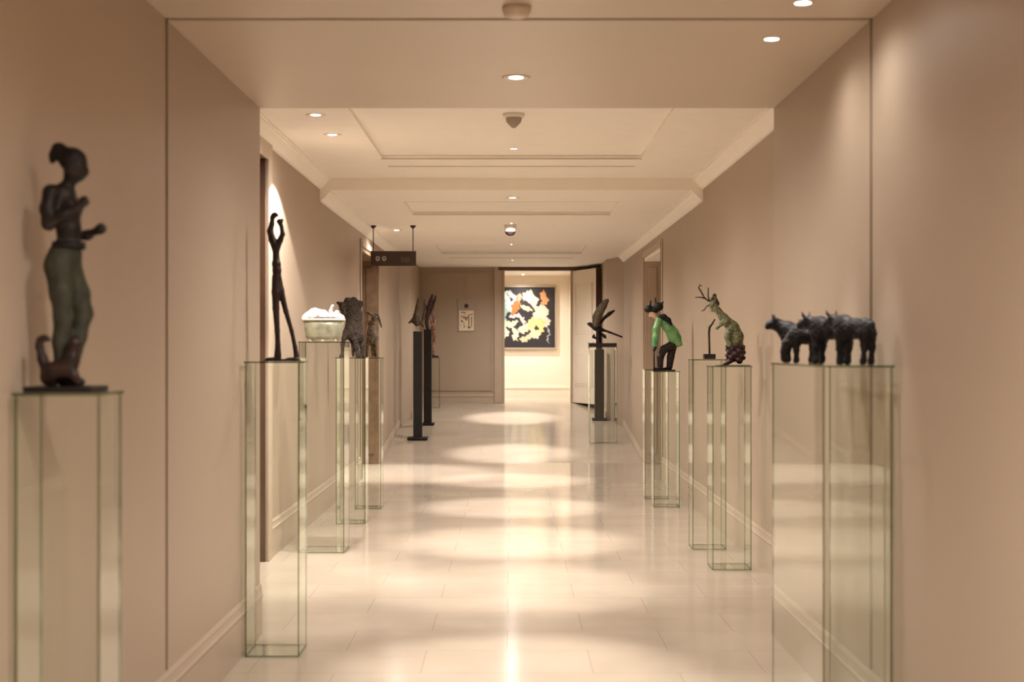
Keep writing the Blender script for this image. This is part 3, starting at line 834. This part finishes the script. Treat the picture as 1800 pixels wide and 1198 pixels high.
sk = S.chain([(1160, 560, 6.5), (1172, 572, 9.5), (1182, 586, 11), (1186, 599, 11.5)]) + [S.c(1177, 608, 1194, 604, 5, 5, -4), S.c(1178, 607, 1193, 602, 5, 5, 8), S.e(1190, 596, 7, 10, 10, rot=-.3)]
sk += S.chain([(1157, 563, 6, -7), (1152, 578, 5.5, -11), (1151, 592, 5.5, -12), (1149.5, 606, 5.2, -12)])
sk += S.chain([(1158, 563, 6, 6), (1153, 580, 5, 8), (1151.5, 602, 4.8, 8)])
skin_obj('coat', sk, .0045, .012, M['coat'], r)
sk = S.chain([(1158, 558, 4, -7), (1166, 557, 5, -7), (1174, 563, 4.5, -8), (1178, 570, 3, -8)]) + S.chain([(1163, 557, 5, 5), (1172, 563, 4.5, 6)])
skin_obj('scarf', sk, .0045, .008, M['blackbronze'], r)
sk = S.chain([(1182, 606, 8, -3), (1166, 614, 7, -4), (1160, 628, 6, -4), (1160, 646, 5, -4)]) + S.chain([(1183, 606, 8, 4), (1179, 628, 6.5, 4), (1177, 645, 5.5, 4)])
sk += [S.e(1155, 648, 8, 2.6, 3.5, d=-4), S.e(1172, 648, 8, 2.6, 3.5, d=4)]
skin_obj('trousers', sk, .0045, .01, M['bronze'], r, cut=.011)
sk = [S.e(1149.5, 611, 3.2, 3.6, 3, d=-14), S.c(1149, 612, 1146.5, 615, 1.5, 1.2, -16), S.c(1149, 613, 1147, 617, 1.4, 1.1, -13), S.c(1150.5, 613, 1149, 617.5, 1.4, 1.1, -11)]
skin_obj('hand', sk, .003, .003, M['bronze'], r)
bm = bmesh.new(); tube(bm, [S.p(1148, 609, -13.5), S.p(1148.5, 650, -11)], .007)
obj('walking_stick', bm, M['bronze'], r, True)

# 13. bird with raised wings
S = Sculpt(132.3, 1061, 608.5)
r = thing('bird_sculpture', ((1061 - VX) / 132.3 + .0, 18.9, 1.4105), 'grey-black bird sculpture with wings swept up, perched on a black slab', 'sculpture')
r.location.x = 1.21
S.cx = VX + 1.21 * 132.3
obj('base', BX(-.182, .182, -.12, .12, .0005, .05, bev=.003), M['black'], r)
sk = S.chain([(1036, 569, 2.8), (1041, 571, 4), (1047, 574, 6), (1054, 578, 4.5), (1060, 579, 2.5)]) + [S.c(1035, 568.5, 1031.5, 567, 2, .6), S.e(1037, 568, 3, 3, 3)]
sk += S.chain([(1058, 578, 2.4), (1072, 583, 1.8), (1093, 591, 1.6)])
sk += S.chain([(1050, 580, 2.6, -2), (1052, 590, 2, -3), (1053, 603, 2, -3)]) + S.chain([(1053, 580, 2.6, 3), (1055, 592, 1.8, 3), (1056, 603, 2, 3)])
sk += S.chain([(1044, 588, 2, -4), (1043, 591, 2.5, -4), (1048, 594, 1.6, -3)]) + S.chain([(1058, 586, 2, 4), (1063, 590, 2.8, 4), (1065, 593, 1.4, 4)])
skin_obj('bird_body', sk, .006, .012, M['blackbronze'], r)
for n_, pts in (('near', [(1048, 570, 5.2, -4), (1052, 553, 6.2, -9), (1060, 538, 5.6, -12), (1066, 528, 3.8, -13)]), ('far', [(1054, 568, 3, 4), (1062, 558, 3, 8), (1072, 550, 3.4, 11), (1080, 545, 2, 12)])):
    sk = S.chain(pts)
    if n_ == 'near': sk += S.chain([(1044, 568, 3, -4), (1044, 555, 3.4, -8), (1051, 542, 3.4, -11), (1062, 529, 3, -13)])
    o = skin_obj('wing', sk, .006, .01, M['goat'] if n_ == 'near' else M['brownbronze'], r)
    o['label'] = 'broad near wing' if n_ == 'near' else 'narrow far wing'

# ------------------------------------------------------------------ hanging sign
r = thing('hanging_sign', (-1.269, 15.3, Z_C2), 'dark brown sign board hung from the ceiling on two rods', 'sign')
obj('board', BX(-.243, .243, -.015, .015, -.434, -.275, bev=.002), M['sign'], r)
for x in (-.217, .21):
    bm = bmesh.new(); lathe(bm, [(0, 0), (.034, 0), (.03, -.01), (.012, -.03), (0, -.03)], (x, 0, 0), 18)
    tube(bm, [(x, 0, -.02), (x, 0, -.278)], .005)
    obj('hanging_rod', bm, M['black'], r)
for x in (-.168, -.098):
    bm = bmesh.new()
    zc = -.352
    n = 20
    ro, ri = .024, .012
    o1 = [bm.verts.new((x + ro * math.cos(2 * PI * k / n), -.0165, zc + ro * math.sin(2 * PI * k / n) * (1 if math.sin(2 * PI * k / n) > 0 else 1.35))) for k in range(n)]
    i1 = [bm.verts.new((x + ri * .5 * math.cos(2 * PI * k / n), -.0165, zc + ri * math.sin(2 * PI * k / n))) for k in range(n)]
    for k in range(n): bm.faces.new((o1[k], o1[(k + 1) % n], i1[(k + 1) % n], i1[k]))
    ex = bmesh.ops.extrude_face_region(bm, geom=list(bm.faces))
    for v in ex['geom']:
        if isinstance(v, bmesh.types.BMVert): v.co.y += .002
    obj('sign_symbol', bm, M['greymark'], r)
bm = bmesh.new()          # faint unreadable lettering
for k, (x, hh) in enumerate(((.085, .05), (.101, .03), (.118, .036), (.134, .028), (.15, .04), (.166, .028))):
    box(bm, x, x + .009, -.0165, -.0145, -.378, -.378 + hh)
box(bm, .085, .175, -.0165, -.0145, -.392, -.386)
obj('sign_lettering', bm, M['dimmark'], r)

# ------------------------------------------------------------------ far wall: call plate and evacuation notice
r = thing('wall_plate', (-.73, Y_FAR, 2.10), 'square taupe wall plate with a dark button above the framed notice', 'wall plate')
pl_ = obj('plate', BX(-.14, .14, -.014, 0, -.095, .095, bev=.003), M['greyplastic'], r)
bm = bmesh.new(); lathe(bm, [(0, .024), (.03, .02), (.034, .01), (.034, 0)], (0, 0, 0), 20)
for v in bm.verts: v.co = Vector((v.co.x, -.012 - v.co.z, v.co.y - .02))
obj('button', bm, M['gap'], pl_, True)
r = thing('evacuation_notice', (-.73, Y_FAR, 1.845), 'small cream printed notice in a frame on the far wall', 'notice')
bm = bmesh.new()
for a in ((-.135, .135, .165, .18), (-.135, .135, -.18, -.165), (-.135, -.12, -.165, .165), (.12, .135, -.165, .165)):
    box(bm, a[0], a[1], -.016, 0, a[2], a[3])
obj('notice_frame', bm, M['greyplastic'], r)
rnd = random.Random(8)
marks = [(-.09, -.01, .12, .135), (.03, .045, -.13, .1), (.075, .09, -.1, .06), (-.06, .03, .03, .05), (-.09, -.06, -.03, .0), (.02, .07, -.13, -.1), (-.1, -.02, .06, .07), (-.02, .01, .0, .03), (.055, .1, .09, .105), (-.045, -.035, -.12, -.03)]
for _ in range(26):
    x = rnd.uniform(-.11, .09); z = rnd.uniform(-.15, .14)
    marks.append((x, x + rnd.uniform(.006, .02), z, z + rnd.uniform(.004, .012)))
bm = bmesh.new()
nx_, nz_ = 48, 66
vs = [[bm.verts.new((-.12 + .24 * i / nx_, -.008, -.165 + .33 * j / nz_)) for j in range(nz_ + 1)] for i in range(nx_ + 1)]
for i in range(nx_):
    for j in range(nz_):
        f = bm.faces.new((vs[i][j], vs[i + 1][j], vs[i + 1][j + 1], vs[i][j + 1]))
        c = f.calc_center_median()
        f.material_index = int(any(m[0] <= c.x <= m[1] and m[2] <= c.z <= m[3] for m in marks))
obj('sheet', bm, [M['paper'], M['ink']], r)
obj('backing_board', BX(-.12, .12, -.0075, 0, -.165, .165), M['greyplastic'], r)

# ------------------------------------------------------------------ painting in the lobby
PW, PH = 1.24, 1.10
r = thing('abstract_painting', (.175, LY, 1.955), 'framed abstract painting of cream, yellow and orange blots on black in the bright lobby', 'painting')
bm = bmesh.new()
for a in ((-PW/2 - .03, PW/2 + .03, PH/2, PH/2 + .03), (-PW/2 - .03, PW/2 + .03, -PH/2 - .03, -PH/2), (-PW/2 - .03, -PW/2, -PH/2, PH/2), (PW/2, PW/2 + .03, -PH/2, PH/2)):
    box(bm, a[0], a[1], -.05, 0, a[2], a[3])
obj('outer_frame', bm, M['silverframe'], r)
bm = bmesh.new()
N = 110
cols = []
vs = [[bm.verts.new((-PW/2 + PW * i / N, -.03, -PH/2 + PH * j / N)) for j in range(N + 1)] for i in range(N + 1)]
for i in range(N):
    for j in range(N): bm.faces.new((vs[i][j], vs[i + 1][j], vs[i + 1][j + 1], vs[i][j + 1]))
me = bpy.data.meshes.new('canvas'); bm.to_mesh(me); bm.free()
att = me.color_attributes.new('pigment', 'FLOAT_COLOR', 'POINT')
blots = [  # x, z, rx, rz, rot, colour   (canvas metres)
 (-.20, .30, .13, .20, .1, (.72, .80, .78)), (-.33, .1, .08, .2, 0, (.35, .55, .45)), (-.08, .22, .075, .19, -.5, (.80, .22, .06)), (-.02, .34, .05, .09, -.4, (.85, .50, .35)),
 (.17, .36, .15, .10, -.7, (.92, .85, .68)), (.23, .26, .06, .12, .5, (.90, .80, .60)), (.10, .17, .1, .05, -.6, (.88, .74, .5)),
 (.42, .33, .065, .14, .1, (.85, .40, .16)), (.36, .08, .14, .14, 0, (.90, .82, .60)), (.43, -.04, .08, .14, .3, (.88, .82, .66)),
 (.22, -.13, .2, .1, .5, (.88, .70, .28)), (.33, -.17, .11, .13, 0, (.90, .74, .32)), (.05, -.20, .12, .05, .7, (.86, .8, .5)),
 (-.06, .02, .15, .03, -.1, (.88, .84, .76)), (.02, -.06, .03, .12, .5, (.82, .62, .55)), (-.22, -.12, .14, .06, .2, (.88, .84, .54)), (-.12, -.27, .05, .18, .3, (.90, .86, .58)),
 (-.28, -.25, .05, .14, 0, (.84, .78, .6)), (.14, -.36, .16, .06, .3, (.70, .62, .4)), (.25, -.30, .1, .06, -.5, (.90, .78, .5)), (-.47, -.1, .1, .25, .1, (.8, .5, .2)), (-.5, .3, .08, .14, .2, (.85, .8, .65)),
 (.50, -.3, .015, .16, 0, (.5, .5, .52))]
holes = [(.30, -.17, .035, .05, 0), (-.2, -.22, .05, .05, 0), (.1, -.29, .09, .03, .4), (.0, .3, .03, .05, 0), (.21, .12, .05, .02, .8), (.06, .06, .02, .05, 0), (-.2, .36, .02, .06, .4)]
P2 = np.array([v.co[:] for v in me.vertices])
X, Z = P2[:, 0], P2[:, 2]
Xw = X + .02 * np.sin(Z * 31 + 1) + .012 * np.sin(Z * 71 + X * 40); Zw = Z + .02 * np.sin(X * 27) + .012 * np.sin(X * 83 + Z * 30)
C3 = np.tile(np.array([.022, .018, .022]), (len(X), 1))
def inside(b):
    dx, dz = Xw - b[0], Zw - b[1]; ca, sa = math.cos(b[4]), math.sin(b[4])
    u = (dx * ca + dz * sa) / b[2]; v = (-dx * sa + dz * ca) / b[3]
    return u * u + v * v < 1
for b in blots: C3[inside(b)] = np.array(b[5]) * .68
for b in holes: C3[inside(b)] = (.03, .022, .02)
att.data.foreach_set('color', np.concatenate([C3, np.ones((len(X), 1))], 1).ravel())
mp, nt, b = new_mat('oil_paint'); b.inputs['Roughness'].default_value = .45
an = nt.nodes.new('ShaderNodeAttribute'); an.attribute_name = 'pigment'
nt.links.new(an.outputs['Color'], b.inputs['Base Color'])
link('canvas', me, mp, r)
obj('canvas_backing', BX(-PW/2 + .001, PW/2 - .001, -.028, -.002, -PH/2 + .001, PH/2 - .001), M['frame'], r)

# ------------------------------------------------------------------ smoke detectors
def detector(x, y, z, label, cone):
    r = thing('smoke_detector', (x, y, z), label, 'smoke detector', 'smoke detectors on the ceiling')
    bm = bmesh.new(); lathe(bm, [(0, 0), (.068, 0), (.068, -.014), (.06, -.024), (0, -.024)], seg=32)
    obj('base', bm, M['white'], r, True)
    bm = bmesh.new()
    if cone: lathe(bm, [(.05, -.024), (.046, -.05), (.03, -.068), (.012, -.086), (0, -.088)], seg=28); m2 = M['greyplastic']
    else: lathe(bm, [(.062, -.024), (.066, -.05), (.055, -.075)], seg=28); m2 = M['white']
    sh = obj('sensor_head', bm, m2, r, True)
    if not cone:
        bm = bmesh.new(); lathe(bm, [(.058, -.074), (.05, -.095), (.034, -.112), (0, -.12)], seg=28)
        obj('sensor_lens', bm, M['brownbronze'], sh, True)
detector(.014, 8.75, Z_C1 + .022, 'white smoke detector with cone head on the near tray ceiling', True)
detector(-.012, 15.2, Z_C2, 'round domed detector with dark underside on the farther ceiling', False)
r = thing('smoke_detector', (.018, 4.87, Z_SOF), 'flat pale round detector disc on the hall soffit at the top of the picture', 'smoke detector', 'smoke detectors on the ceiling')
bm = bmesh.new(); lathe(bm, [(0, 0), (.05, 0), (.05, -.012), (.042, -.03), (.03, -.036), (0, -.038)], seg=32)
obj('base', bm, M['soffit'], r, True)

# air slots and small grille in the ceilings
def slot(y, hw, z, label):
    r = thing('air_slot', (0, y, z), label, 'air vent', 'linear air slots in the ceiling')
    obj('slot_frame', BX(-hw, hw, -.014, .014, -.004, -.0005), M['cornice'], r)
    obj('slot_opening', BX(-hw + .005, hw - .005, -.007, .007, -.0055, -.0035), M['brownwood'], r)
slot(11.08, .965, Z_C1, 'dark linear air slot across the near ceiling just before the step')
slot(20.7, .91, Z_C2, 'dark linear air slot across the far ceiling near the far doorway')

# ------------------------------------------------------------------ downlights
A = 1.12; WK = 1.25
WARM = (1.0, 0.945, 0.885)
def spot(parent, power, angle, blend, rad, aim=(0, 0, -1), col=WARM, off=-.02):
    l = bpy.data.lights.new('spot', 'SPOT'); l.energy = power; l.spot_size = math.radians(angle); l.spot_blend = blend
    l.shadow_soft_size = rad; l.color = col
    o = bpy.data.objects.new('spot_beam', l); COL.objects.link(o); o.parent = parent
    o.location = (0, 0, off)
    o.rotation_euler = Vector(aim).to_track_quat('-Z', 'Y').to_euler()
    return o
TRIM = M['white']
def downlight(x, y, z, label, narrow, wide, aim=(0, 0, -1), ring=.062, angle=40, lens=.029, blend=.7):
    r = thing('downlight', (x, y, z), label, 'ceiling light', 'recessed ceiling downlights')
    bm = bmesh.new(); lathe(bm, [(lens, -.002), (ring * .8, -.005), (ring, -.003), (ring, 0), (lens, 0), (lens, -.002)], seg=28)
    tg = obj('trim_ring', bm, TRIM, r, True)
    bm = bmesh.new(); lathe(bm, [(0, -.0045), (lens * .7, -.004), (lens, -.0015)], seg=24)
    obj('lamp', bm, M['lamp'], tg)
    if narrow: spot(r, narrow * 1.75 if angle == 40 else narrow, angle, blend, .03 if blend > .5 else .012, aim)
    if wide: spot(r, wide * WK, 162, .85, .04)
    return r
downlight(.02, 6.13, Z_SOF, 'centre downlight in the hall soffit just before the corridor', 80 * A, 40 * A)
downlight(.981, 5.36, Z_SOF, 'downlight at the right of the hall soffit just past the shadow gap', 20 * A, 4 * A, ring=.034, lens=.027)
downlight(.984, 4.8, Z_SOF, 'downlight at the top edge of the picture, before the shadow gap', 20 * A, 4 * A, ring=.034, lens=.027)
downlight(0, 8.3, Z_C1 + .022, 'centre downlight hidden behind the hall lintel', 85 * A, 50 * A)
downlight(.016, 10.25, Z_C1 + .022, 'centre downlight on the near tray ceiling', 110 * A, 60 * A, ring=.03)
downlight(.01, 12.45, Z_C2, 'centre downlight on the ceiling just past the step', 110 * A, 60 * A)
downlight(.0, 15.0, Z_C2, 'centre downlight beside the domed detector', 105 * A, 55 * A, ring=.03, lens=.012)
downlight(.0, 18.0, Z_C2, 'small centre downlight at the near edge of the last tray', 105 * A, 60 * A, ring=.03, lens=.012)
downlight(.01, 21.3, Z_C2, 'small centre downlight before the far doorway', 105 * A, 60 * A, ring=.03, lens=.012)
downlight(-1.19, 8.65, Z_C1, 'left downlight nearest the hall lintel', 120 * A, 36 * A, aim=(-.15, .05, -1), angle=50)
downlight(-1.19, 9.45, Z_C1, 'left downlight lighting the wall behind the slender figure', 85 * A, 6 * A, aim=(-.02, .13, -1), angle=105, blend=.14)
downlight(-1.28, 15.87, Z_C2, 'left downlight in a round trim just behind the hanging sign', 300 * A, 30 * A, angle=60)

# unseen fill downlights, added above the viewer to brighten the hall
for i, (x, y) in enumerate(((0, 2.4), (0, -.6), (.5, 2.0), (-.3, 1.2))):
    downlight(x, y, Z_SOF, 'added fill downlight in the hall soffit, out of view above the viewer', 150 * A, 36 * A)
# lobby lights
for x, y, p in ((.2, 25.45, 36), (.45, 24.2, 24), (-.9, 24.9, 20)):
    r = downlight(x, y, 2.715, {.2: 'lobby downlight washing the painting', .45: 'lobby downlight just inside the far doorway', -.9: 'lobby downlight hidden left of the far doorway'}[x], p * A, 26 * A, angle=80)

# faint warm ambience
w = bpy.data.worlds.new('world'); sc.world = w; w.use_nodes = True
w.node_tree.nodes['Background'].inputs['Color'].default_value = (1, .85, .7, 1)
w.node_tree.nodes['Background'].inputs['Strength'].default_value = 0.02
